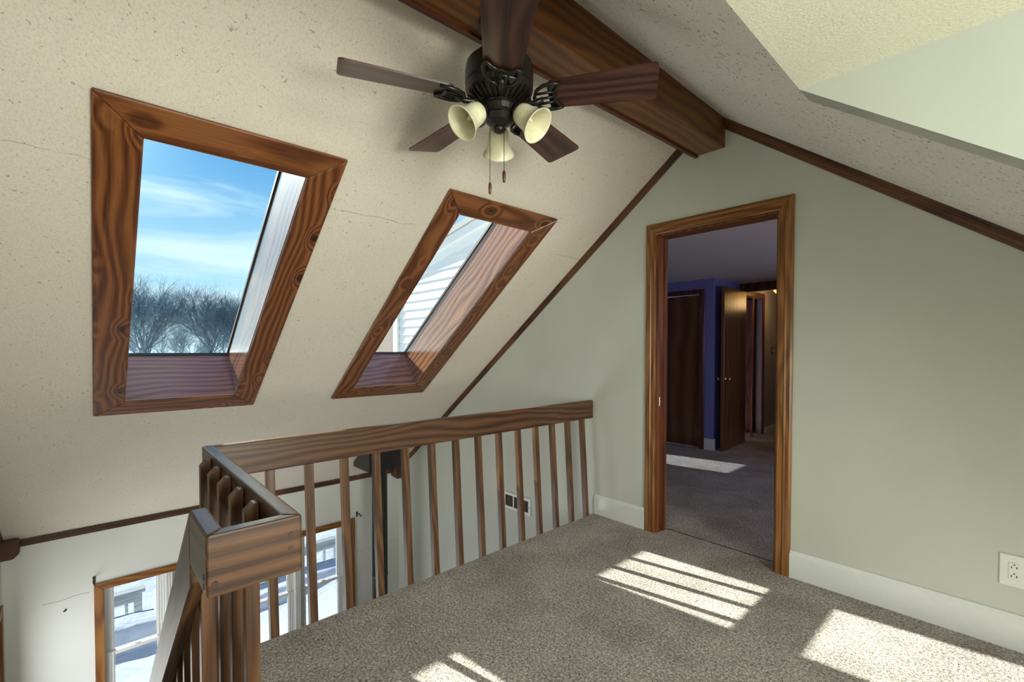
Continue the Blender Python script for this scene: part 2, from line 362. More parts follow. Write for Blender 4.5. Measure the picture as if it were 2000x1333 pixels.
# ------------------------------------------------------------------ ceilings and roof
sky1 = (0.162, 0.756); sky2 = (1.616, 2.206); S0, S1 = 1.138, 2.994
bm = bmesh.new()
ss = [0, S0, S1, (XR - XW) / ct + 0.30]; ys = [YN - 0.2, sky1[0], sky1[1], sky2[0], sky2[1], 2.995]
for i in range(3):
    for j in range(5):
        if i == 1 and j in (1, 3): continue
        a, b_, c_, d_ = ss[i], ss[i + 1], ys[j], ys[j + 1]
        hexa(bm, [SL(a, c_), SL(b_, c_), SL(b_, d_), SL(a, d_), SL(a, c_, -T), SL(b_, c_, -T), SL(b_, d_, -T), SL(a, d_, -T)])
build('ceiling', bm, M['ceil_l'], kind='structure', label='cream stippled slope of the ceiling with two skylights')
NR = Vector((s_r, 0, ctr))
bm = bmesh.new()
def rp_(x, y, n=0.0): return Vector((x, y, zr(x))) + NR * n
for (xa, xb, ya, yb) in ((XR, XD, YN - 0.2, YD), (XR, XE + 0.2, YD, 2.995)):
    hexa(bm, [rp_(xa, ya), rp_(xb, ya), rp_(xb, yb), rp_(xa, yb), rp_(xa, ya, T * .6), rp_(xb, ya, T * .6), rp_(xb, yb, T * .6), rp_(xa, yb, T * .6)])
build('ceiling', bm, M['ceil_r'], kind='structure', label='grey white speckled slope of the ceiling beside the dormer')
build('ceiling', PR([(XD, YN - .2, ZD), (XE + .12, YN - .2, ZD), (XE + .12, YN - .2, ZD + .15), (XD, YN - .2, ZD + .15)], (0, YD - YN + .2, 0)), M['ceil_d'], kind='structure', label='pale yellow flat dormer ceiling')
build('wall_dormer', PR([(XD, YD - .004, ZD), (XE, YD - .004, ZD), (XE, YD - .004, zr(XE))], (0, 0.10, 0)), M['cheek'], kind='structure')

# ------------------------------------------------------------------ walls
# far gable wall: upper part sage, lower storey off white
def farwall(pts, name, m): build(name, PR([(x, YF, z) for x, z in pts], (0, WT, 0)), m, kind='structure')
bm = bmesh.new()
e = 0.01
for pts in ([(XW - .1, ZL), (DX0, ZL), (DX0, zl(DX0) + e), (XW - .1, zl(XW - .1) + e)],
            [(DX0, DZ), (DX1, DZ), (DX1, zr(DX1) + e), (XR, ZR_ + e), (DX0, zl(DX0) + e)],
            [(DX0, ZL), (DX1, ZL), (DX1, -.03), (DX0, -.03)],
            [(DX1, ZL), (XE, ZL), (XE, zr(XE) + e), (DX1, zr(DX1) + e)]):
    prism(bm, [(x, YF, z) for x, z in pts], (0, WT, 0))
build('wall_far', bm, M['wall'], kind='structure')
# near gable wall with a lower window opening
NX0, NX1, NZ0, NZ1 = -5.13, -3.25, -2.1, -0.74
bm = bmesh.new()
for pts in ([(XW - .1, ZL), (NX0, ZL), (NX0, zl(NX0)), (XW - .1, zl(XW - .1))],
            [(NX0, NZ1), (NX1, NZ1), (NX1, zl(NX1)), (NX0, zl(NX0))],
            [(NX0, ZL), (NX1, ZL), (NX1, NZ0), (NX0, NZ0)],
            [(NX1, ZL), (XE, ZL), (XE, ZD), (XD, ZD), (XR, ZR_), (NX1, zl(NX1))]):
    prism(bm, [(x, YN, z) for x, z in pts], (0, -WT, 0))
build('wall_near', bm, M['wall'], kind='structure')
# left wall
WY0, WY1, WZ0, WZ1 = 0.075, 2.25, -2.10, -0.80
bm = bmesh.new()
zt = zl(XW)
for a, b_, c_, d_ in ((YN, WY0, ZL, zt), (WY1, YF + WT, ZL, zt), (WY0, WY1, ZL, WZ0), (WY0, WY1, WZ1, zt)):
    box(bm, (XW - .14, a, c_), (XW, b_, d_))
build('wall_left', bm, M['wall_lo'], kind='structure')
# right wall with the dormer window opening
bm = bmesh.new()
for a, b_, c_, d_ in ((YN, -0.35, ZL, ZD), (-0.35, 1.6, ZL, 0.72), (-0.35, 1.6, 1.98, ZD), (1.6, YD, ZL, ZD), (YD, YF, ZL, zr(XE))):
    box(bm, (XE, a, c_), (XE + .12, b_, d_))
build('wall_right', bm, M['wall'], kind='structure')
# floors
bm = bmesh.new()
box(bm, (FX, FY, -0.26), (-1.17, YF + .001, 0)); box(bm, (-1.17, YN, -0.26), (XE, YF + .001, 0)); box(bm, (DX0, YF, -.02), (DX1, 3.03, 0.0))
build('floor', bm, M['carpet'], kind='structure', label='grey brown carpet of the loft')
build('floor', B((XW, YN, ZL - .05), (XE, YF, ZL)), M['carpet'], kind='structure', label='floor of the lower room')
build('trim_1', B((FX - .002, FY, -.27), (FX + .01, YF, -0.012)), M['white'], kind='structure')
# baseboards of the loft
def baseb(name, x0, x1):
    z = 0.152; build(name, PR([(x0, YF, 0), (x0, YF - .016, 0), (x0, YF - .016, z - .022), (x0, YF - .008, z), (x0, YF, z)], (x1 - x0, 0, 0)), M['white'], kind='structure')
baseb('baseboard_far', -2.198, -1.762); baseb('baseboard_far', -0.842, XE)
# mouldings ---------------------------------------------------------------
def mould(name, p0, p1, inward, down, mt, w=0.05, t=0.020, parent=None):
    """profiled strip from p0 to p1; 'inward' away from wall, 'down' away from the ceiling"""
    p0, p1, i, d = Vector(p0), Vector(p1), Vector(inward).normalized(), Vector(down).normalized()
    prof = [(0, 0), (t, 0), (t, w * .22), (t * .72, w * .27), (t * .72, w * .46), (t * .82, w * .50), (t * .82, w * .72), (t * .5, w * .78), (t * .5, w * .92), (t * .3, w), (0, w)]
    return build(name, PR([p0 + i * a + d * b for a, b in prof], p1 - p0), mt, parent, kind='structure' if parent is None else None)
dl = (st, 0, -ct); dr = (-s_r, 0, -ctr)
mould('trim_2', (-1.406, YF, zl(-1.406)), (XW + .05, YF, zl(XW + .05)), (0, -1, 0), dl, M['trim_l'], 0.046)
mould('trim_3', (-1.225, YF, zr(-1.225)), (XE, YF, zr(XE)), (0, -1, 0), dr, M['trim_r'], 0.052, .022)
mould('trim_4', (XW, YN, zt), (XW, YF, zt), (1, 0, 0), (0, 0, -1), M['trim_y'], 0.055)
mould('trim_5', (XR - .2, YN, zl(XR - .2)), (XW + .05, YN, zl(XW + .05)), (0, 1, 0), dl, M['trim_l'], 0.046)
def block(name, y, sy):
    z1, z0 = zt + .035, zt - .115
    bm = bmesh.new(); y1 = y + sy * .105
    prism(bm, [(XW + .001, y, z1), (XW + .001, y1 - sy*.012, z1), (XW + .001, y1, z1 - .02), (XW + .001, y1, z0 + .035), (XW + .001, y1 - sy * .035, z0), (XW + .001, y, z0)], (.10, 0, 0))
    build(name, bm, M['block'], bev=.004, kind='structure')
block('trim_6', YF - .001, -1); block('trim_7', YN + .001, 1)
# ridge beam
bt = empty('ridge_beam', (-1.3155, 2.9, 2.60), 'long oak ridge beam boxed along the peak of the ceiling', 'beam')
bm = bmesh.new()
def bs(y):
    k = (2.9 - y) / 2.1; x0, x1, zb = -1.406 - .031 * k, -1.225 - .031 * k, 2.5196 - .032 * k
    return [(x0, y, zb), (x1, y, zb), (x1, y, zr(x1) + .01), (XR, y, ZR_), (x0, y, zl(x0) + .01)]
a, b_ = bs(2.9), bs(YN); va = [bm.verts.new(p) for p in a]; vb = [bm.verts.new(p) for p in b_]
bm.faces.new(va); bm.faces.new(vb)
for i in range(5): bm.faces.new((va[i], va[(i + 1) % 5], vb[(i + 1) % 5], vb[i]))
build('casing', bm, M['beam'], bt, bev=.003)
bm = bmesh.new()
for y, s in ((2.9, 0), (YN, 1)): pass
a, b_ = bs(2.9), bs(YN)
hexa(bm, [(a[0][0] - .012, 2.9, a[0][2] - .012), (a[0][0] + .010, 2.9, a[0][2] - .012), (a[0][0] + .010, 2.9, a[0][2] + .004), (a[0][0] - .012, 2.9, a[0][2] + .03),
          (b_[0][0] - .012, YN, b_[0][2] - .012), (b_[0][0] + .010, YN, b_[0][2] - .012), (b_[0][0] + .010, YN, b_[0][2] + .004), (b_[0][0] - .012, YN, b_[0][2] + .03)])
build('edge_strip', bm, M['beam_strip'], bt)

# ------------------------------------------------------------------ skylights
def skylight(name, y0, y1, label):
    base = SL((S0 + S1) / 2, (y0 + y1) / 2); r = empty(name, base, label, None, None, 'structure')
    w = 0.143; so0, so1, yo0, yo1 = S0 - w, S1 + w, y0 - w, y1 + w; t = 0.02; g = .003
    def board(pts, mt):
        bm = bmesh.new(); q = [SL(s, y, g) for s, y in pts] + [SL(s, y, t) for s, y in pts]
        prism(bm, q[:4], NI * (t - g)); build('frame_board', bm, mt, r, bev=.004)
    m_ = .001
    board([(so0, yo0), (so0, yo1), (S0, y1 - m_), (S0, y0 + m_)], M['pine_y'])
    board([(so1, yo0), (so1, yo1), (S1, y1 - m_), (S1, y0 + m_)], M['pine_y'])
    board([(so0 + m_, yo0), (so1 - m_, yo0), (S1 - m_, y0), (S0 + m_, y0)], M['pine_s'])
    board([(so0 + m_, yo1), (so1 - m_, yo1), (S1 - m_, y1), (S0 + m_, y1)], M['pine_s'])
    th = 0.004
    def rev(a, b_, c_, d_, mt):   # s range, y range
        hx = bmesh.new(); hexa(hx, [SL(a, c_, 0), SL(b_, c_, 0), SL(b_, d_, 0), SL(a, d_, 0), SL(a, c_, -T), SL(b_, c_, -T), SL(b_, d_, -T), SL(a, d_, -T)])
        build('reveal_board', hx, mt, r)
    rev(S0, S1, y0, y0 + th, M['reveal_s']); rev(S0, S1, y1 - th, y1, M['reveal_s'])
    rev(S0, S0 + th, y0 + th, y1 - th, M['reveal_y']); rev(S1 - th, S1, y0 + th, y1 - th, M['reveal_y'])
    # gasket and curb outside, glass
    bm = bmesh.new(); f = .012
    for a, b_, c_, d_ in ((S0, S1, y0, y0 + f), (S0, S1, y1 - f, y1), (S0, S0 + f, y0 + f, y1 - f), (S1 - f, S1, y0 + f, y1 - f)):
        hexa(bm, [SL(a, c_, -T), SL(b_, c_, -T), SL(b_, d_, -T), SL(a, d_, -T), SL(a, c_, -T - .02), SL(b_, c_, -T - .02), SL(b_, d_, -T - .02), SL(a, d_, -T - .02)])
    build('glazing_frame', bm, M['iron'], r)
    bm = bmesh.new(); v = [bm.verts.new(SL(s, y, -T - .008)) for s, y in ((S0, y0), (S1, y0), (S1, y1), (S0, y1))]; bm.faces.new(v)
    build('glass_pane', bm, M['sky_glass'], r)
    return r
skylight('window_1', *sky1, 'left skylight, sky and bare trees behind it, framed in knotty pine')
skylight('window_2', *sky2, 'right skylight by the far wall, white siding behind it, framed in pine')

# ------------------------------------------------------------------ lower windows
w3 = empty('window_3', (XW, 1.16, -1.4), 'wide four part white window in the lower left wall in oak casing', None, None, 'structure')
cw = .065
def casing_frame(par, axis, a0, a1, z0, z1, p, dirn, mts):
    """mitred flat casing around opening; axis 'y' -> wall plane x=p, axis 'x' -> wall plane y=p"""
    def P(a, z, d): return (p + dirn * d, a, z) if axis == 'y' else (a, p + dirn * d, z)
    segs = [([(a0 - cw, z1 + cw), (a1 + cw, z1 + cw), (a1, z1), (a0, z1)], mts[0]), ([(a0 - cw, z0 - cw), (a1 + cw, z0 - cw), (a1, z0), (a0, z0)], mts[0]),
            ([(a0 - cw, z1 + cw - .001), (a0, z1 - .001), (a0, z0 + .001), (a0 - cw, z0 - cw + .001)], mts[1]),
            ([(a1 + cw, z1 + cw - .001), (a1, z1 - .001), (a1, z0 + .001), (a1 + cw, z0 - cw + .001)], mts[1])]
    for pts, mt in segs:
        bm = bmesh.new(); prism(bm, [P(a, z, .002) for a, z in pts], Vector(P(0, 0, .016)) - Vector(P(0, 0, 0)))
        # raised inner bead
        cx = sum(a for a, z in pts) / 4; 
        build('casing_board', bm, mt, par, bev=.003)
casing_frame(w3, 'y', WY0, WY1, WZ0, WZ1, XW, 1, (M['oak_y'], M['oak_z']))
units = [(0.075, 0.500), (0.556, 1.05), (1.11, 1.64), (1.70, 2.19)]
mull = [(0.500, 0.556), (1.05, 1.11), (1.64, 1.70), (2.19, 2.25)]
for a, b_ in mull:
    bm = bmesh.new(); box(bm, (XW - .10, a, WZ0), (XW - .004, b_, WZ1))
    for k in range(3):
        yk = a + (b_ - a) * (k + .5) / 3; box(bm, (XW - .006, yk - .006, WZ0), (XW + .003, yk + .006, WZ1))
    build('mullion', bm, M['vinyl'], w3)
for a, b_ in units:
    MZ = -1.42
    for z0, z1, dx, nm in ((MZ - .02, WZ1, -.085, 'upper_sash'), (WZ0, MZ + .025, -.055, 'lower_sash')):
        bm = bmesh.new(); l, rr, t_, bo = .066, .062, .03, .045
        x0, x1 = XW + dx - .015, XW + dx + .015
        box(bm, (x0, a, z0), (x1, a + l, z1)); box(bm, (x0, b_ - rr, z0), (x1, b_, z1))
        box(bm, (x0, a + l, z1 - t_), (x1, b_ - rr, z1)); box(bm, (x0, a + l, z0), (x1, b_ - rr, z0 + bo))
        for q in (.2, .5, .8): box(bm, (x1, a + l * q, z0), (x1 + .006, a + l * q + .006, z1)); box(bm, (x1, b_ - rr * q, z0), (x1 + .006, b_ - rr * q + .006, z1))
        s_ = build(nm, bm, M['vinyl'], w3)
        bm = bmesh.new(); xg = XW + dx; v = [bm.verts.new((xg, y, z)) for y, z in ((a + l, z0 + bo), (b_ - rr, z0 + bo), (b_ - rr, z1 - t_), (a + l, z1 - t_))]; bm.faces.new(v)
        build('pane', bm, M['win_glass'], s_)
        if nm == 'lower_sash':
            bm = bmesh.new(); yc = (a + b_) / 2; box(bm, (XW - .04, yc - .035, z1), (XW - .015, yc + .035, z1 + .012)); box(bm, (XW - .035, yc - .01, z1 + .012), (XW - .02, yc + .03, z1 + .024))
            build('sash_lock', bm, M['vinyl'], s_, bev=.002)
w4 = empty('window_4', (-4.2, YN, -1.4), 'lower window in the near wall at the left edge, in oak casing', None, None, 'structure')
casing_frame(w4, 'x', NX0, NX1, NZ0, NZ1, YN, 1, (M['oak_x'], M['oak_z']))
bm = bmesh.new()
for x0, x1, z0, z1 in ((NX0, NX0 + .06, NZ0, NZ1), (NX1 - .06, NX1, NZ0, NZ1), (NX0 + .06, NX1 - .06, NZ1 - .06, NZ1), (NX0 + .06, NX1 - .06, NZ0, NZ0 + .06), (-4.22, -4.16, NZ0 + .06, NZ1 - .06)):
    box(bm, (x0, YN - .08, z0), (x1, YN - .04, z1))
build('sash', bm, M['vinyl'], w4)
bm = bmesh.new(); bm.faces.new([bm.verts.new(p) for p in ((NX0, YN - .06, NZ0), (NX1, YN - .06, NZ0), (NX1, YN - .06, NZ1), (NX0, YN - .06, NZ1))]); build('pane', bm, M['win_glass'], w4)
w5 = empty('window_5', (XE, .62, 1.35), 'dormer window behind the camera', None, None, 'structure')
casing_frame(w5, 'y', -0.35, 1.6, .72, 1.98, XE, -1, (M['oak_y'], M['oak_z']))
bm = bmesh.new()
for a, b_, z0, z1 in ((-.35, -.29, .72, 1.98), (1.54, 1.6, .72, 1.98), (-.29, 1.54, 1.92, 1.98), (-.29, 1.54, .72, .78), (.595, .655, .78, 1.92)): box(bm, (XE + .03, a, z0), (XE + .07, b_, z1))
build('sash', bm, M['vinyl'], w5)
bm = bmesh.new(); bm.faces.new([bm.verts.new(p) for p in ((XE + .05, -.35, .72), (XE + .05, 1.6, .72), (XE + .05, 1.6, 1.98), (XE + .05, -.35, 1.98))]); build('pane', bm, M['win_glass'], w5)

# ------------------------------------------------------------------ doorway to the back room
d1 = empty('door_1', ((DX0 + DX1) / 2, YF, 0), 'open doorway in golden oak casing in the far wall', None, None, 'structure')
def door_casing(par, x0, x1, zt_, y, w, sgn, mz, mx_, nm='casing_board'):
    """profiled mitred casing; sgn -1: face towards -y"""
    prof = [(0, .006), (0, .014), (.10, .018), (.16, .013), (.42, .012), (.50, .017), (.62, .013), (.86, .016), (1, .010)]
    def strip(pts):  # pts: function f(u)->(x,z) at start and end
        bm = bmesh.new(); fa, fb = pts; ring0 = []; ring1 = []
        for u, t in prof:
            for ring, f in ((ring0, fa), (ring1, fb)):
                x, z = f(u); ring.append(bm.verts.new((x, y + sgn * t * 1.25, z)))
        for ring, f in ((ring0, fa), (ring1, fb)):
            x, z = f(1); ring.append(bm.verts.new((x, y, z))); x, z = f(0); ring.append(bm.verts.new((x, y, z)))
        n = len(ring0)
        for i in range(n): bm.faces.new((ring0[i], ring0[(i + 1) % n], ring1[(i + 1) % n], ring1[i]))
        bm.faces.new(ring0); bm.faces.new(ring1); return bm
    build(nm, strip((lambda u: (x0 - u * w, 0), lambda u: (x0 - u * w, zt_ + u * w))), mz, par)
    build(nm, strip((lambda u: (x1 + u * w, 0), lambda u: (x1 + u * w, zt_ + u * w))), mz, par)
    build(nm, strip((lambda u: (x0 - u * w, zt_ + u * w), lambda u: (x1 + u * w, zt_ + u * w))), mx_, par)
door_casing(d1, DX0, DX1, DZ, YF, .076, -1, M['oak_z'], M['oak_x'])
door_casing(d1, DX0, DX1, DZ, YF + WT, .076, 1, M['oak_z'], M['oak_x'])
build('jamb', B((DX0 - .001, YF - .003, 0), (DX0 + .012, YF + WT + .003, DZ)), M['jamb'], d1)
build('jamb', B((DX1 - .012, YF - .003, 0), (DX1 + .001, YF + WT + .003, DZ)), M['jamb'], d1)
build('head_jamb', B((DX0 + .012, YF - .003, DZ - .012), (DX1 - .012, YF + WT + .003, DZ + .001)), M['jamb'], d1)
build('door_stop', B((DX0 + .012, YF + .07, 0), (DX0 + .024, YF + .105, DZ - .012)), M['jamb'], d1)
bm = bmesh.new(); box(bm, (DX0 + .012, YF + .025, .885), (DX0 + .0145, YF + .055, .945)); build('strike_plate', bm, M['brass'], d1, bev=.001)

# ------------------------------------------------------------------ back room and hall
YB, ZB = 5.79, 2.17; XH = -2.57
build('floor', B((-4.6, YF + WT, -.1), (1.0, 9.6, 0)), M['carpet'], kind='structure', label='carpet of the back room and hall')
build('ceiling', B((-4.7, YF + WT, ZB), (1.0, 9.6, ZB + .1)), M['backceil'], kind='structure', label='low mauve grey ceiling of the back room')
D2a, D2b, D2z = -3.42, -2.735, 1.985
bm = bmesh.new()
box(bm, (-4.6, YB, 0), (D2a, YB + .10, ZB)); box(bm, (D2b, YB, 0), (XH, YB + .10, ZB)); box(bm, (D2a, YB, D2z), (D2b, YB + .10, ZB)); box(bm, (XH - .10, YB + .10, 0), (XH, 6.64, ZB))
build('wall_back', bm, M['blue'], kind='structure')
build('wall_back', B((-1.35, YB, 0), (1.0, YB + .1, ZB)), M['blue'], kind='structure')
bm = bmesh.new()
WBz1 = 1.46
for a, b_, c_, d_ in ((YF + WT, 4.30, 0, ZB), (4.86, YB, 0, ZB), (4.30, 4.86, 0, .45), (4.30, 4.86, WBz1, ZB)): box(bm, (-4.7, a, c_), (-4.6, b_, d_))
build('wall_back_left', bm, M['blue'], kind='structure')
build('wall_back_right', B((1.0, YF + WT, 0), (1.1, 9.6, ZB)), M['blue'], kind='structure')
w6 = empty('window_6', (-4.65, 4.58, .95), 'small window lighting the back room', None, None, 'structure')
bm = bmesh.new()
for a, b_, z0, z1 in ((4.30, 4.33, .45, WBz1), (4.83, 4.86, .45, WBz1), (4.33, 4.83, .45, .48), (4.33, 4.83, WBz1 - .03, WBz1)): box(bm, (-4.67, a, z0), (-4.63, b_, z1))
build('sash', bm, M['vinyl'], w6)
bm = bmesh.new(); bm.faces.new([bm.verts.new(p) for p in ((-4.65, 4.3, .45), (-4.65, 4.86, .45), (-4.65, 4.86, WBz1), (-4.65, 4.3, WBz1))]); build('pane', bm, M['win_glass'], w6)
bm = bmesh.new(); box(bm, (D2b + .062, YB - .014, 0), (XH + .014, YB, .14)); box(bm, (XH, YB, 0), (XH + .014, YB + .06, .14)); build('baseboard_back', bm, M['white'], kind='structure')
# closed walnut door
d2 = empty('door_2', ((D2a + D2b) / 2, YB, 0), 'closed walnut door in the periwinkle blue wall', None, None, 'structure')
build('door_leaf', B((D2a + .006, YB + .015, .012), (D2b - .02, YB + .05, D2z - .01)), M['doorw'], d2, bev=.002)
door_casing(d2, D2a, D2b, D2z, YB, .058, -1, M['doorx'], M['doorx'])
build('jamb', B((D2b - .016, YB - .004, 0), (D2b, YB + .1, D2z)), M['oak_z'], d2)
for z in (.28, 1.72): bm = bmesh.new(); tube(bm, [(D2b - .018, YB + .006, z - .045), (D2b - .018, YB + .006, z + .045)], .009, 8); build('hinge', bm, M['iron'], d2)
bm = bmesh.new(); lathe(bm, [(.0, -.062), (.02, -.058), (.027, -.045), (.022, -.03), (.010, -.02), (.010, -.004), (.026, 0), (.0, .002)], (D2a + .16, YB + .014, .93), (0, 1, 0), 16); build('door_knob', bm, M['bronze'], d2, smooth=True)
# hall walls
bm = bmesh.new(); box(bm, (XH - .10, 7.50, 0), (XH, 9.6, ZB)); box(bm, (XH - .1, 6.64, 2.03), (XH, 7.5, ZB))
build('wall_hall', bm, M['hallwall'], kind='structure')
build('wall_hall', B((XH - 1.2, 9.5, 0), (1.0, 9.6, ZB)), M['hallwall'], kind='structure')
build('wall_hall', B((-1.35, YB + .1, 0), (-1.25, 9.5, ZB)), M['hallwall'], kind='structure')
bm = bmesh.new(); box(bm, (XH - 1.2, 6.5, 0), (XH - 1.1, 9.5, ZB)); build('wall_hall', bm, M['doorx'], kind='structure')
build('baseboard_hall', B((XH, 7.57, 0), (XH + .014, 9.5, .085)), M['white'], kind='structure')
build('trim_8', B((XH, 6.60, 2.06), (-1.35, 6.68, ZB)), M['doorx'], kind='structure')
# open leaf along the hall wall
d3 = empty('door_3', (-2.47, 6.63, 0), 'open dark walnut door standing into the hall, brass knobs', None, None, 'structure')
bm = bmesh.new(); hexa(bm, [(-2.475, 5.79, .012), (-2.435, 5.79, .012), (-2.495, 6.63, .012), (-2.535, 6.63, .012), (-2.475, 5.79, 2.06), (-2.435, 5.79, 2.06), (-2.495, 6.63, 2.06), (-2.535, 6.63, 2.06)])
build('door_leaf', bm, M['doorw'], d3, bev=.002)
for sx, nm in ((1, 1), (-1, 1)):
    bm = bmesh.new(); c0 = (-2.44 if sx > 0 else -2.48, 5.855, .905)
    lathe(bm, [(.0, .066), (.02, .062), (.027, .048), (.022, .032), (.010, .024), (.010, .006), (.028, .003), (.028, 0)], c0, (sx, .07 * sx, 0), 16)
    build('door_knob', bm, M['brass'], d3, smooth=True)
bm = bmesh.new(); box(bm, (-2.466, 5.787, .87), (-2.444, 5.7905, .94)); build('latch_plate', bm, M['brass'], d3)
# doorway in hall wall with its own dark door
d4 = empty('door_4', (XH, 7.1, 0), 'dark doorway in the hall with a door ajar and a pale edge strip', None, None, 'structure')
bm = bmesh.new(); box(bm, (XH - .005, 7.44, 0), (XH + .012, 7.51, 2.10)); box(bm, (XH - .005, 6.66, 0), (XH + .012, 6.72, 2.10)); box(bm, (XH - .005, 6.72, 2.03), (XH + .012, 7.44, 2.10)); build('casing_board', bm, M['doorx'], d4)
bm = bmesh.new(); hexa(bm, [(XH - .12, 7.42, .01), (XH - .12, 7.46, .01), (XH - .80, 7.46, .01), (XH - .80, 7.42, .01), (XH - .12, 7.42, 2.02), (XH - .12, 7.46, 2.02), (XH - .80, 7.46, 2.02), (XH - .80, 7.42, 2.02)]); build('door_leaf', bm, M['doorx'], d4)
build('edge_strip', B((XH - .02, 7.09, 0), (XH - .004, 7.12, 2.02)), M['oak_z'], d4)
# hall lamp, switch
hl = empty('hall_lamp', (-2.25, 7.4, ZB), 'lit amber glass dome lamp on the hall ceiling beyond the doorway', 'lamp')
bm = bmesh.new(); lathe(bm, [(.10, 0), (.165, -.005), (.17, -.02), (.10, -.025), (0, -.025)], (-2.25, 7.4, ZB), (0, 0, 1), 24); build('ceiling_plate', bm, M['brass'], hl, smooth=True)
bm = bmesh.new(); lathe(bm, [(.155, -.022), (.15, -.05), (.12, -.085), (.07, -.105), (0, -.112)], (-2.25, 7.4, ZB), (0, 0, 1), 24); build('glass_dome', bm, M['halllamp'], hl, smooth=True)
lp = bpy.data.lights.new('hall_lamp_light', 'POINT'); lp.energy = 2; lp.color = (1, .62, .25); lp.shadow_soft_size = .1
lo = bpy.data.objects.new('hall_lamp_light', lp); COL.objects.link(lo); lo.location = (-2.25, 7.4, ZB - .2)
sw = empty('light_switch', (XH, 7.86, 1.25), 'brass light switch plate on the grey hall wall', 'switch')
build('plate', B((XH, 7.815, 1.185), (XH + .006, 7.90, 1.315)), M['ventmetal'], sw, bev=.002)
build('toggle', B((XH + .006, 7.85, 1.24), (XH + .016, 7.865, 1.265)), M['plate'], sw, bev=.001)

# ------------------------------------------------------------------ railing round the stairwell
RZ0, RZ1 = 0.742, 0.880
rl = empty('loft_railing', (-2.24, .36, 0), 'brown oak railing with square pickets along the edge of the loft carpet', 'railing')
XO, XI = -2.262, -2.222; YI, YO = .378, .340; XC1, XC0 = -1.165, -1.203; YE0, YE1 = .18, .218; XE4 = -1.387
def rail(pts, mt):
    return build('top_rail', PR([(x, y, RZ0) for x, y in pts], (0, 0, RZ1 - RZ0)), mt, rl, bev=.005, seg=2)
rail([(XO, YO), (XI, YI), (XI, YF - .001), (XO, YF - .001)], M['rail_y'])
rail([(XO + .0005, YO), (XC0 - .0005, YO), (XC1 - .0005, YI), (XI + .0005, YI)], M['rail_x'])
rail([(XC0, YO - .0005), (XC1, YI - .0005), (XC1, YE0), (XC0, YE1)], M['rail_y'])
rail([(XC0 - .0005, YE1), (XC1 - .0005, YE0), (XE4, YE0), (XE4, YE1)], M['rail_x'])
def plug(c, ax):
    bm = bmesh.new(); lathe(bm, [(0, .0012), (.006, .0012), (.0065, 0.0), (.0065, -.002)], c, ax, 14); build('wood_plug', bm, M['block'], rl)
for y, z in ((.352, .838), (.352, .805), (.196, .772)): plug((XC1, y, z), (1, 0, 0))
for z in (.80, .78): plug((XE4 + .19, YE0, z - .02), (0, -1, 0))
# pickets (shared mesh), leaning slightly outwards at the top
W_ = .035
def picket_mesh(name, lean, zb, ztp, out):
    """local frame: outwards = -x, chamfered outer top corner"""
    bm = bmesh.new()
    def X(z): return -lean * z
    ch = .022
    prof = [(X(zb), zb), (X(ztp), ztp), (X(ztp) - W_ + ch, ztp), (X(ztp - ch) - W_, ztp - ch), (X(zb) - W_, zb)]
    prism(bm, [(x, -W_ / 2, z) for x, z in prof], (0, W_, 0)); bmesh.ops.recalc_face_normals(bm, faces=bm.faces)
    es = [e for e in bm.edges if abs((e.verts[0].co - e.verts[1].co).z) > .3]
    bmesh.ops.bevel(bm, geom=es, offset=.002, segments=1, affect='EDGES')
    me = bpy.data.meshes.new(name); bm.to_mesh(me); bm.free(); me.materials.append(M['rail_z']); return me
pm = picket_mesh('picket', .055 / .877, -.16, .862, 0)
pm2 = picket_mesh('picket_short', .0, -.20, .862, 0)
def put(me, loc, rz, parent, nm='picket'):
    o = bpy.data.objects.new(nm, me); COL.objects.link(o); o.parent = parent; o.location = Vector(loc) - wloc(parent); o.rotation_euler = (0, 0, rz); return o
for i in range(-1, 14):
    put(pm, (-2.2065, .615 + .1706 * i - W_ / 2, 0), 0, rl)
for x in (-1.391, -1.558, -1.727, -1.889, -2.054):
    put(pm2, (x - W_ / 2, YO - .001, 0), pi / 2, rl)

# small copper screws at picket heads
# stair handrail
sr = empty('stair_handrail', (-1.39, .2, .8), 'slanting oak handrail with pickets running down the stairs from the railing corner', 'handrail')
sl_ = .90; L_ = 2.25; vth = .137 * sqrt(1 + sl_ * sl_)
x1_ = XE4 - .0015
bm = PR([(x1_, YE0, .876), (x1_ - L_, YE0, .876 - L_ * sl_), (x1_ - L_, YE0, .876 - L_ * sl_ - vth), (x1_, YE0, .876 - vth)], (0, YE1 - YE0, 0))
build('handrail', bm, M['rail_st'], sr, bev=.004, seg=2)
def stair_picket(x):
    zt_ = .876 - (XE4 - x) * sl_ - .04; zb_ = zt_ - .98
    bm = PR([(x, YE1 + .001, zt_), (x - W_, YE1 + .001, zt_ - W_ * sl_), (x - W_, YE1 + .001, zb_ - W_ * sl_), (x, YE1 + .001, zb_)], (0, W_, 0)); build('picket', bm, M['rail_z'], sr, bev=.002)
for k in range(13): stair_picket(-1.50 - .166 * k)
# staircase below
sc_ = empty('staircase', (-2.6, -.17, ZL), 'carpeted staircase down to the lower room beside the near wall', 'staircase', None, 'structure')
n = 12; rise = 2.6 / (n + 1); run = rise / .9
for k in range(n):
    x = -1.17 - run * k; z = -rise * (k + 1)
    build('tread', B((x - run - .02, YN + .01, z - .04), (x, YE0 - .002, z)), M['carpet'], sc_)
    build('riser', B((x - .012, YN + .01, z), (x, YE0 - .002, z + rise - .041)), M['carpet'], sc_)
xs, xe = -1.175, -1.17 - run * n
build('stringer', PR([(xs, YE0, -.02), (xe, YE0, -.02 - sl_ * (xs - xe)), (xe, YE0, -.30 - sl_ * (xs - xe)), (xs, YE0, -.30)], (0, YE1 - YE0, 0)), M['rail_st'], sc_)

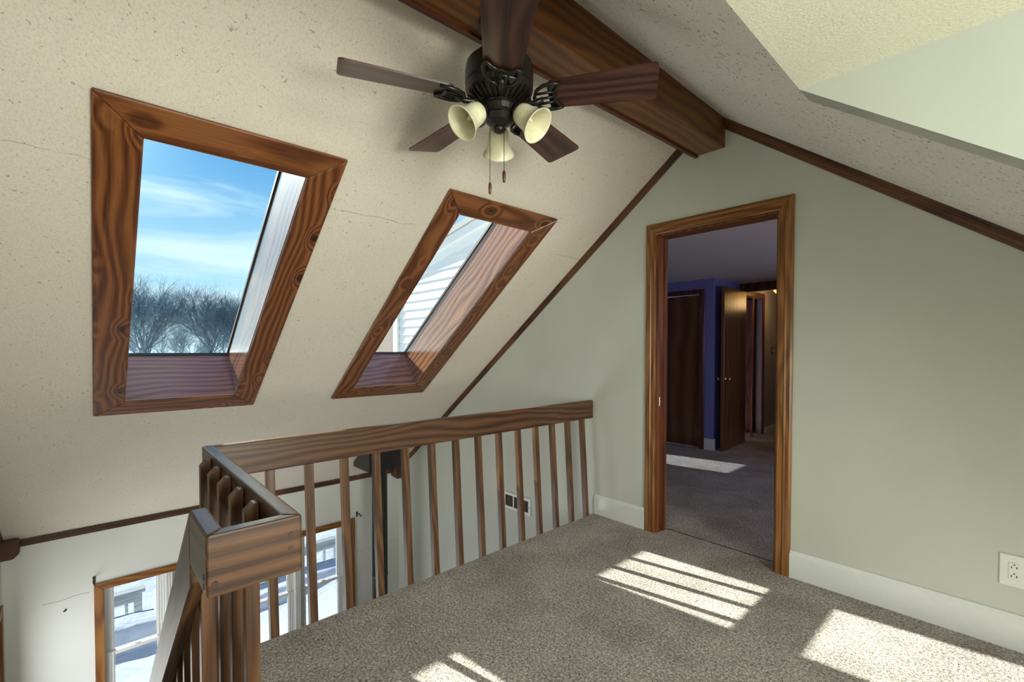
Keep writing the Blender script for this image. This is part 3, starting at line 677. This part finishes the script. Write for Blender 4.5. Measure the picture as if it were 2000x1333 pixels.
# ------------------------------------------------------------------ ceiling fan
FC = Vector((-1.31, 1.137, 2.2014)); FR = .5597
fan = empty('ceiling_fan', FC, 'dark bronze five blade ceiling fan with three cream glass shades under the ridge beam', 'ceiling fan')
bm = bmesh.new()
ztop = 2.492 - FC.z
lathe(bm, [(0, ztop), (.075, ztop), (.078, ztop - .03), (.060, ztop - .055), (.030, ztop - .065), (.030, .15), (0, .15)], FC, n=32); build('canopy', bm, M['bronze'], fan, smooth=False)
bm = bmesh.new()
lathe(bm, [(0, .162), (.06, .162), (.10, .150), (.122, .128), (.126, .105), (.126, .058), (.121, .050), (.121, .043), (.126, .038), (.120, .022), (.105, .006), (.080, -.010), (.072, -.014), (0, -.014)], FC, n=48)
for k in range(30):      # vent ribs on the lower cone
    a = 2 * pi * k / 30; d = Vector((cos(a), sin(a), 0)); q = Vector((-sin(a), cos(a), 0)) * .0028
    p0, p1 = FC + d * .078 + Vector((0, 0, -.014)), FC + d * .118 + Vector((0, 0, .013))
    dz = Vector((0, 0, -.007)); hexa(bm, [p0 - q, p0 + q, p1 + q, p1 - q, p0 - q + dz, p0 + q + dz, p1 + q + dz, p1 - q + dz])
build('motor_housing', bm, M['bronze'], fan, bev=0)
bm = bmesh.new()
lathe(bm, [(0, -.012), (.072, -.012), (.075, -.024), (.070, -.028), (.074, -.034), (.070, -.052), (.060, -.058), (.062, -.063), (.048, -.080), (.028, -.090), (.020, -.096), (.024, -.104), (.020, -.112), (.010, -.118), (0, -.120)], FC, n=32)
build('switch_housing', bm, M['bronze'], fan, smooth=False)
# blades
def blade_outline():
    pts = []; r0, r1, w0, w1, rc = .185, FR + .004, .063, .081, .018
    for cx, cy_, a0 in ((r1 - rc, w1 - rc, 0), (r0 + .022, w0 - .022, 90), (r0 + .022, -w0 + .022, 180), (r1 - rc, -w1 + rc, 270)):
        rr = rc if a0 in (0, 270) else .022
        for k in range(5):
            a = radians(a0 + 90 * k / 4); pts.append((cx + rr * cos(a), cy_ + rr * sin(a)))
    return pts
PITCH = radians(13)
bm = bmesh.new(); prism(bm, [(x, y, -.0035) for x, y in blade_outline()], (0, 0, .007))
bmesh.ops.rotate(bm, cent=(0, 0, 0), matrix=Matrix.Rotation(-PITCH, 3, 'X'), verts=bm.verts); bmesh.ops.recalc_face_normals(bm, faces=bm.faces)
blade_me = bpy.data.meshes.new('blade'); bm.to_mesh(blade_me); bm.free(); blade_me.materials.append(M['blade'])
bm = bmesh.new()
R_ = Matrix.Rotation(-PITCH, 3, 'X')
def rv(x, y, z): return R_ @ Vector((x, y, z))
tube(bm, [(.075, 0, -.006), (.105, 0, -.020), (.135, 0, -.022), (.165, 0, -.012)], [.011, .010, .009, .009], 8)
arc = [rv(.150 + .062 * (1 - cos(t)), .050 * sin(t) * 1.0, -.009) for t in [pi * k / 12 - pi / 2 for k in range(13)]]
# open U frame that cups the blade root
U = [rv(.232, .047, -.008), rv(.205, .052, -.009), rv(.175, .050, -.011), rv(.148, .036, -.013), rv(.136, .012, -.016), rv(.136, -.012, -.016), rv(.148, -.036, -.013), rv(.175, -.050, -.011), rv(.205, -.052, -.009), rv(.232, -.047, -.008)]
tube(bm, U, .0062, 8)
Cc = [rv(.232, .047, -.008), rv(.214, .030, -.008), rv(.203, .012, -.008), rv(.210, .0, -.009), rv(.203, -.012, -.008), rv(.214, -.030, -.008), rv(.232, -.047, -.008)]
tube(bm, Cc, .0058, 8)
for yy in (-.022, 0, .022): tube(bm, [rv(.140 if yy == 0 else .146, yy, -.013), rv(.206, yy * .9, -.009)], .0042, 6)
prism(bm, [rv(x, y, -.0075) for x, y in ((.186, -.045), (.222, -.040), (.205, -.012), (.205, .012), (.222, .040), (.186, .045))], R_ @ Vector((0, 0, .003)))
bmesh.ops.recalc_face_normals(bm, faces=bm.faces)
bmesh.ops.scale(bm, vec=(1, 1.18, 1.1), verts=bm.verts)
arm_me = bpy.data.meshes.new('blade_arm'); bm.to_mesh(arm_me); bm.free(); arm_me.materials.append(M['bronze'])
for p in arm_me.polygons: p.use_smooth = True
for k in range(5):
    a = radians(249.84 - 72 * k)
    o = put(arm_me, FC, a, fan, 'blade_arm'); WL[o.name] = FC.copy()
    o = put(blade_me, FC, a, fan, 'blade')
# light kit
for az in (140, 264, 18):
    a = radians(az); d = Vector((cos(a), sin(a), 0)); tilt = radians(48)
    ax = (d * sin(tilt) + Vector((0, 0, -1)) * cos(tilt)).normalized()
    p0 = FC + Vector((0, 0, -.056)) + d * .045; p1 = FC + Vector((0, 0, -.038)) + d * .060; p2 = p1 + ax * .016
    bm = bmesh.new(); tube(bm, [p0, p0 + d * .018 + Vector((0, 0, .006)), p1, p2], [.010, .009, .012, .020], 12)
    lathe(bm, [(0, -.004), (.026, 0), (.029, .010), (.027, .026), (0, .026)], p2, ax, 20); build('lamp_arm', bm, M['bronze'], fan, smooth=True)
    bm = bmesh.new(); q = p2 + ax * .014
    prof = [(.025, 0), (.035, .010), (.040, .028), (.042, .050), (.045, .070), (.052, .088), (.061, .101), (.064, .106)]
    prof2 = [(r - .003, h) for r, h in reversed(prof)]; prof2[-1] = (.021, .003)
    lathe(bm, prof + prof2, q, ax, 36, close=True); sh = build('lamp_shade', bm, M['frost'], fan, smooth=True)
    bm = bmesh.new(); lathe(bm, [(0, .02), (.012, .022), (.014, .040), (.010, .058), (.004, .070), (0, .074)], q, ax, 14); build('bulb', bm, M['frost'], sh, smooth=True)
for (dx, dy, zb_, ln) in ((-.042, -.010, 1.885, 0), (.002, .022, 1.925, 0)):
    c0 = FC + Vector((dx, dy, 0)); bm = bmesh.new()
    tube(bm, [(c0.x, c0.y, FC.z - .07), (c0.x, c0.y, zb_ + .022)], .0012, 6); ch = build('pull_chain', bm, M['iron'], fan)
    bm = bmesh.new(); lathe(bm, [(0, .026), (.003, .026), (.006, .019), (.0065, .004), (.005, -.016), (0, -.020)], (c0.x, c0.y, zb_), n=12); build('pull_fob', bm, M['doorx'], ch, smooth=True)

# ------------------------------------------------------------------ stovepipe
sp = empty('stovepipe', (-4.75, 2.365, ZL), 'black stovepipe rising into a square black ceiling box behind the pickets', 'stovepipe')
bm = bmesh.new(); lathe(bm, [(.083, 0), (.083, .60), (.086, .60), (.086, .63), (.083, .63), (.083, 1.35), (.086, 1.35), (.086, 1.38), (.083, 1.38), (.083, 2.60)], (-4.75, 2.365, ZL), n=32); build('pipe', bm, M['black'], sp, smooth=True)
bx0, bx1, by0, by1, bz = -4.95, -4.56, 2.155, 2.575, -.025
bm = bmesh.new(); hexa(bm, [(bx0, by0, bz), (bx1, by0, bz), (bx1, by1, bz), (bx0, by1, bz), (bx0, by0, zl(bx0) - .002), (bx1, by0, zl(bx1) - .002), (bx1, by1, zl(bx1) - .002), (bx0, by1, zl(bx0) - .002)])
build('support_box', bm, M['black'], sp, bev=.003)
bm = bmesh.new(); tube(bm, [(-4.83, 2.285, ZL + .4), (-4.83, 2.285, bz)], .006, 6)
# woodstove under it
build('wood_stove', B((-5.05, 2.05, ZL + .12), (-4.45, 2.68, ZL + .60)), M['black'], sp, bev=.02)
for x, y in ((-5.0, 2.1), (-4.5, 2.1), (-5.0, 2.63), (-4.5, 2.63)): build('foot', B((x - .02, y - .02, ZL), (x + .02, y + .02, ZL + .12)), M['black'], sp)
bm.free()

# ------------------------------------------------------------------ small wall things
vx0, vx1, vz0, vz1 = -3.268, -2.905, -.215, -.066
vr = empty('air_vent', ((vx0 + vx1) / 2, YF, (vz0 + vz1) / 2), 'white framed air return grille low on the far wall behind the pickets', 'vent')
bm = bmesh.new(); y0_, y1_ = YF - .014, YF - .001
for a, b_, c_, d_ in ((vx0, vx1, vz1 - .022, vz1), (vx0, vx1, vz0, vz0 + .022), (vx0, vx0 + .026, vz0 + .022, vz1 - .022), (vx1 - .026, vx1, vz0 + .022, vz1 - .022), (vx0 + .135, vx0 + .148, vz0 + .022, vz1 - .022), (vx0 + .235, vx0 + .244, vz0 + .022, vz1 - .022)):
    box(bm, (a, y0_, c_), (b_, y1_, d_))
build('vent_frame', bm, M['plate'], vr)
build('grille_back', B((vx0 + .02, YF - .006, vz0 + .02), (vx1 - .02, YF - .001, vz1 - .02)), M['ventmetal'], vr)
bm = bmesh.new(); k = vx0 + .03
while k < vx1 - .03:
    box(bm, (k, YF - .011, vz0 + .022), (k + .002, YF - .006, vz1 - .022)); k += .009
build('louvres', bm, M['ventmetal'], vr, kind='stuff')
for x in (vx0 + .012, vx1 - .012): bm = bmesh.new(); lathe(bm, [(0, .003), (.004, .002), (.005, 0)], (x, y0_, (vz0 + vz1) / 2), (0, -1, 0), 10); build('screw', bm, M['iron'], vr)
ox0, ox1, oz0, oz1 = -.034, .054, .267, .402
ot = empty('power_outlet', ((ox0 + ox1) / 2, YF, (oz0 + oz1) / 2), 'white double power outlet above the baseboard at the right edge', 'outlet')
build('wall_plate', B((ox0, YF - .006, oz0), (ox1, YF - .0005, oz1)), M['plate'], ot, bev=.003, seg=2)
oc = (ox0 + ox1) / 2; om = (oz0 + oz1) / 2
build('receptacle', B((oc - .0175, YF - .009, om - .036), (oc + .0175, YF - .005, om + .036)), M['plate'], ot, bev=.0015)
for zc in (om + .020, om - .018):
    build('slot', B((oc - .0095, YF - .0096, zc - .007), (oc - .0065, YF - .0088, zc + .001)), M['dark'], ot)
    build('slot', B((oc + .0060, YF - .0096, zc - .007), (oc + .0088, YF - .0088, zc + .002)), M['dark'], ot)
    bm = bmesh.new(); lathe(bm, [(0, .0006), (.0028, .0006), (.0028, -.001)], (oc, YF - .009, zc + .008), (0, -1, 0), 10); build('ground_hole', bm, M['dark'], ot)
for z in (oz0 + .012, oz1 - .012): bm = bmesh.new(); lathe(bm, [(0, .001), (.003, .0008), (.0035, 0)], (oc, YF - .006, z), (0, -1, 0), 10); build('screw', bm, M['plate'], ot)
def bracket(y, zz, label, d):
    o = empty('curtain_rod_bracket', (XW, y, zz), label, 'bracket', None)
    build('back_plate', B((XW + .001, y - .009, zz - .03), (XW + .007, y + .009, zz + .03)), M['iron'], o, bev=.002)
    bm = bmesh.new(); tube(bm, [(XW + .006, y, zz + .01), (XW + .05, y, zz + .02), (XW + .085, y, zz + .02), (XW + .10, y, zz + .005), (XW + .118, y, zz + .003), (XW + .130, y, zz + .02)], .006, 8); build('hook', bm, M['iron'], o, smooth=True)
bracket(.012, -.70, 'black curtain rod bracket above the left end of the lower window', 1)
bracket(2.345, -.70, 'black hooked curtain rod bracket above the right end of the lower window', 1)
bm = bmesh.new(); tube(bm, [(XW - .002, -.175, -.902), (XW + .012, -.163, -.888)], .007, 8); tag(build('wall_anchor', bm, M['iron']), 'small black wall plug in the pale wall left of the lower window', 'wall plug')
# wall crack
bm = bmesh.new(); random.seed(4); yy = -.30; zc = -.80; pts = []
while yy < .0: pts.append((XW + .0008, yy, zc)); yy += .02; zc += random.uniform(-.003, .006)
tube(bm, pts, .0011, 4); tag(build('wall_crack', bm, M['dark']), 'hairline crack running left from the lower window casing', 'crack')
bm = bmesh.new()
for y0_, y1_ in ((2.34, 2.89),): tube(bm, [(XW + .0005, y0_, -1.16), (XW + .0005, y1_, -1.155)], .0012, 4)
tag(build('plaster_seam', bm, M['hallwall']), 'faint level plaster seam on the lower wall right of the window', 'seam')

# ------------------------------------------------------------------ outside: wing of the house
hw = empty('house_wing', (-4.2, 3.15, 0), 'white sided gable of the neighbouring house wing seen through the right skylight', 'house')
YS = 3.0185
def rake(x): return 2.44 + .17 * (x + 4.2)       # underside of the fascia on the siding plane
xl = -6.9
bm = bmesh.new()
prism(bm, [(xl, YS, .2), (-4.72, YS, .2), (-4.72, YS, rake(-4.72) + .02), (xl, YS, rake(xl) + .02)], (0, .9, 0))
prism(bm, [(-4.72, YS, .2), (-1.8, YS, .2), (-1.8, YS, 2.29), (-4.64, YS, 2.29), (-4.72, YS, 2.25)], (0, .03, 0))
prism(bm, [(-4.60, YS, 2.29), (-1.2, YS, 2.29), (-1.2, YS, rake(-1.2) + .02), (-4.60, YS, rake(-4.60) + .02)], (0, .9, 0))
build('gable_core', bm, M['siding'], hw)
lap = .105; z = .20; k = 0
while z < 4.3:
    # each lap runs from the left corner (or the rake) to where our own roof hides it
    xa = max(xl, -4.2 + (z + lap - 2.44) / .17)
    xb = -1.2 if z > 2.6 else min(-1.2, XR + (z - 3.35) / .7514 + .1)
    if xb - xa > .2:
        bm = bmesh.new(); za, zb_ = z, z + lap + .006
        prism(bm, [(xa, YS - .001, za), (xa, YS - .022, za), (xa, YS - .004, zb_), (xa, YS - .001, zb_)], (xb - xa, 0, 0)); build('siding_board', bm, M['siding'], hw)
    z += lap; k += 1
p = Vector((xl, YS, rake(xl))); q = Vector((-.6, YS, rake(-.6))); nn = Vector((-.17, 0, 1)).normalized()
def rk(off0, off1, y0_, y1_, nm, mt):
    bm = bmesh.new(); a, b_ = p + nn * off0, q + nn * off0; c_, d_ = q + nn * off1, p + nn * off1
    prism(bm, [(a.x, y0_, a.z), (b_.x, y0_, b_.z), (d_.x * 0 + c_.x, y0_, c_.z), (d_.x, y0_, d_.z)], (0, y1_ - y0_, 0)); build(nm, bm, mt, hw)
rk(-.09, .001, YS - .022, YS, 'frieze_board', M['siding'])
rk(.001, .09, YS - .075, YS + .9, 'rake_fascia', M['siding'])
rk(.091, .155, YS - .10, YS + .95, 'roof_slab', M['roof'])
hwin = build('window', B((-6.12, YS - .035, .95), (-5.52, YS - .016, 1.88)), M['siding'], hw)
build('pane', B((-6.05, YS - .038, 1.0), (-5.60, YS - .034, 1.80)), M['ventmetal'], hwin)
bm = bmesh.new(); box(bm, (-5.535, YS - .045, .3), (-5.46, YS - .016, 1.92)); build('window_trim', bm, M['siding'], hw)

# ------------------------------------------------------------------ outside: snow, deck, trees
rnd = random.Random(11)
def gz(x, y):
    hgt = .20 - .10 * min(1, max(0, (y - .4) / 2.6)) + .02 * sin(y * 3.1) 
    crest = -7.6 + .10 * sin(y * 1.3)
    base = -2.5 + .02 * sin(x * 2.1 + y) + .02 * sin(y * 1.7 - x)
    if x > crest: 
        t = min(1, (x - crest) / .10); return base + hgt * (1 - t)
    if x > crest - .35: return base + hgt
    t = min(1, (crest - .35 - x) / .8); t = t * t * (3 - 2 * t)
    return base + hgt * (1 - t) - .45 * t
bm = bmesh.new(); xs_ = [-5.46 - .06 * i for i in range(75)] + [-10 - .8 * i for i in range(1, 12)]; ys_ = [-4 + .2 * j for j in range(66)]
g = [[bm.verts.new((x, y, gz(x, y))) for y in ys_] for x in xs_]
for i in range(len(xs_) - 1):
    for j in range(len(ys_) - 1): bm.faces.new((g[i][j], g[i + 1][j], g[i + 1][j + 1], g[i][j + 1]))
build('snow_cover', bm, M['snow'], smooth=True, kind='stuff', label='deep snow drifted over the deck below the windows')['category'] = 'snow'
bm = bmesh.new(); xs_ = [-5 - 6 * i for i in range(42)]; ys_ = [-90 + 6 * j for j in range(38)]
def hz_(x, y): 
    d = -x; return -3.3 + max(0, (d - 120)) * .012 + .25 * sin(x * .07) * sin(y * .05)
g = [[bm.verts.new((x, y, hz_(x, y))) for y in ys_] for x in xs_]
for i in range(len(xs_) - 1):
    for j in range(len(ys_) - 1): bm.faces.new((g[i][j], g[i + 1][j], g[i + 1][j + 1], g[i][j + 1]))
build('ground', bm, M['snow'], smooth=True, kind='structure')
# deck railing
dk = empty('deck_railing', (-8.3, .3, -2.95), 'weathered white wood deck railing half buried in snow outside the lower windows', 'railing')
for (ya, yb, zc) in ((-1.8, .55, -2.09), (1.30, 4.2, -2.14)):
    build('cap_board', B((-8.38, ya, zc - .045), (-8.22, yb, zc)), M['greywood'], dk, bev=.004)
    build('side_board', B((-8.30, ya + .0, zc - .17), (-8.265, yb - .06, zc - .046)), M['greywood'], dk, bev=.003)
    build('bottom_board', B((-8.30, ya, zc - .55), (-8.265, yb - .06, zc - .47)), M['greywood'], dk)
    y = ya + .04
    while y < yb - .05:
        build('baluster', B((-8.335, y, zc - .60), (-8.301, y + .036, zc - .047)), M['greywood'], dk); y += .19
    build('post', B((-8.42, yb - .12, zc - .85), (-8.336, yb - .03, zc - .046)), M['greywood'], dk)

def tree(seed, pos, height, spread, r0, name, mt, label, group, levels=5, kids=(5, 4, 4, 3, 3), trunk_frac=.30, into=None):
    rn = random.Random(seed); bm = into if into is not None else bmesh.new()
    def branch(p, d, L, r, lv):
        npt = 4 if lv < 3 else 3; pts = [p]; q = p.copy(); dd = d.copy()
        for i in range(npt):
            dd = (dd + Vector((rn.uniform(-1, 1), rn.uniform(-1, 1), rn.uniform(-.3, .8))) * (.13 if lv < 2 else .22)).normalized()
            q = q + dd * (L / npt); pts.append(q.copy())
        rs = [r * (1 - .55 * i / npt) for i in range(npt + 1)]
        tube(bm, pts, rs, 5 if lv < 2 else 3, cap=False)
        if lv >= levels: return
        for k in range(kids[lv]):
            t = rn.uniform(.35, 1.0) if lv else rn.uniform(.55, 1.0); i = min(npt - 1, int(t * npt)); f = t * npt - i
            bp = pts[i].lerp(pts[i + 1], f); az = rn.uniform(0, 2 * pi); an = rn.uniform(.30, .75) * spread
            o = dd.orthogonal().normalized(); o = Quaternion(dd, az) @ o
            nd = (dd * cos(an) + o * sin(an)); nd.z = abs(nd.z) * .6 + .2 * nd.z + .06; nd.normalize()
            branch(bp, nd, L * rn.uniform(.55, .80), r * (.50 if lv else .42), lv + 1)
    nst = 1
    branch(Vector(pos), Vector((rn.uniform(-.05, .05), rn.uniform(-.05, .05), 1)).normalized(), height * trunk_frac, r0, 0)
    if into is not None: return
    o = build(name, bm, mt); tag(o, label, 'tree' if name == 'bare_tree' else 'shrub', group); return o
def at(az, dist): a = radians(az); return (-dist * cos(a), dist * sin(a), -3.4)
K = (10, 7, 6, 5, 4)
tree(3, at(4.3, 58), 14.2, .95, .20, 'bare_tree', M['bark'], 'tall bare tree at the left edge of the left skylight view', None, 5, K, .36)
tree(8, at(8.9, 62), 14.2, .95, .20, 'bare_tree', M['bark'], 'bare spreading tree in the middle of the left skylight view', None, 5, K, .36)
tree(21, at(11.6, 60), 13.2, .9, .18, 'bare_tree', M['bark'], 'bare tree at the right of the left skylight view, beside the reveal', None, 5, K, .36)
brush = bmesh.new()
for i in range(15):
    az = -1 + 1.3 * i + rnd.uniform(-.4, .4)
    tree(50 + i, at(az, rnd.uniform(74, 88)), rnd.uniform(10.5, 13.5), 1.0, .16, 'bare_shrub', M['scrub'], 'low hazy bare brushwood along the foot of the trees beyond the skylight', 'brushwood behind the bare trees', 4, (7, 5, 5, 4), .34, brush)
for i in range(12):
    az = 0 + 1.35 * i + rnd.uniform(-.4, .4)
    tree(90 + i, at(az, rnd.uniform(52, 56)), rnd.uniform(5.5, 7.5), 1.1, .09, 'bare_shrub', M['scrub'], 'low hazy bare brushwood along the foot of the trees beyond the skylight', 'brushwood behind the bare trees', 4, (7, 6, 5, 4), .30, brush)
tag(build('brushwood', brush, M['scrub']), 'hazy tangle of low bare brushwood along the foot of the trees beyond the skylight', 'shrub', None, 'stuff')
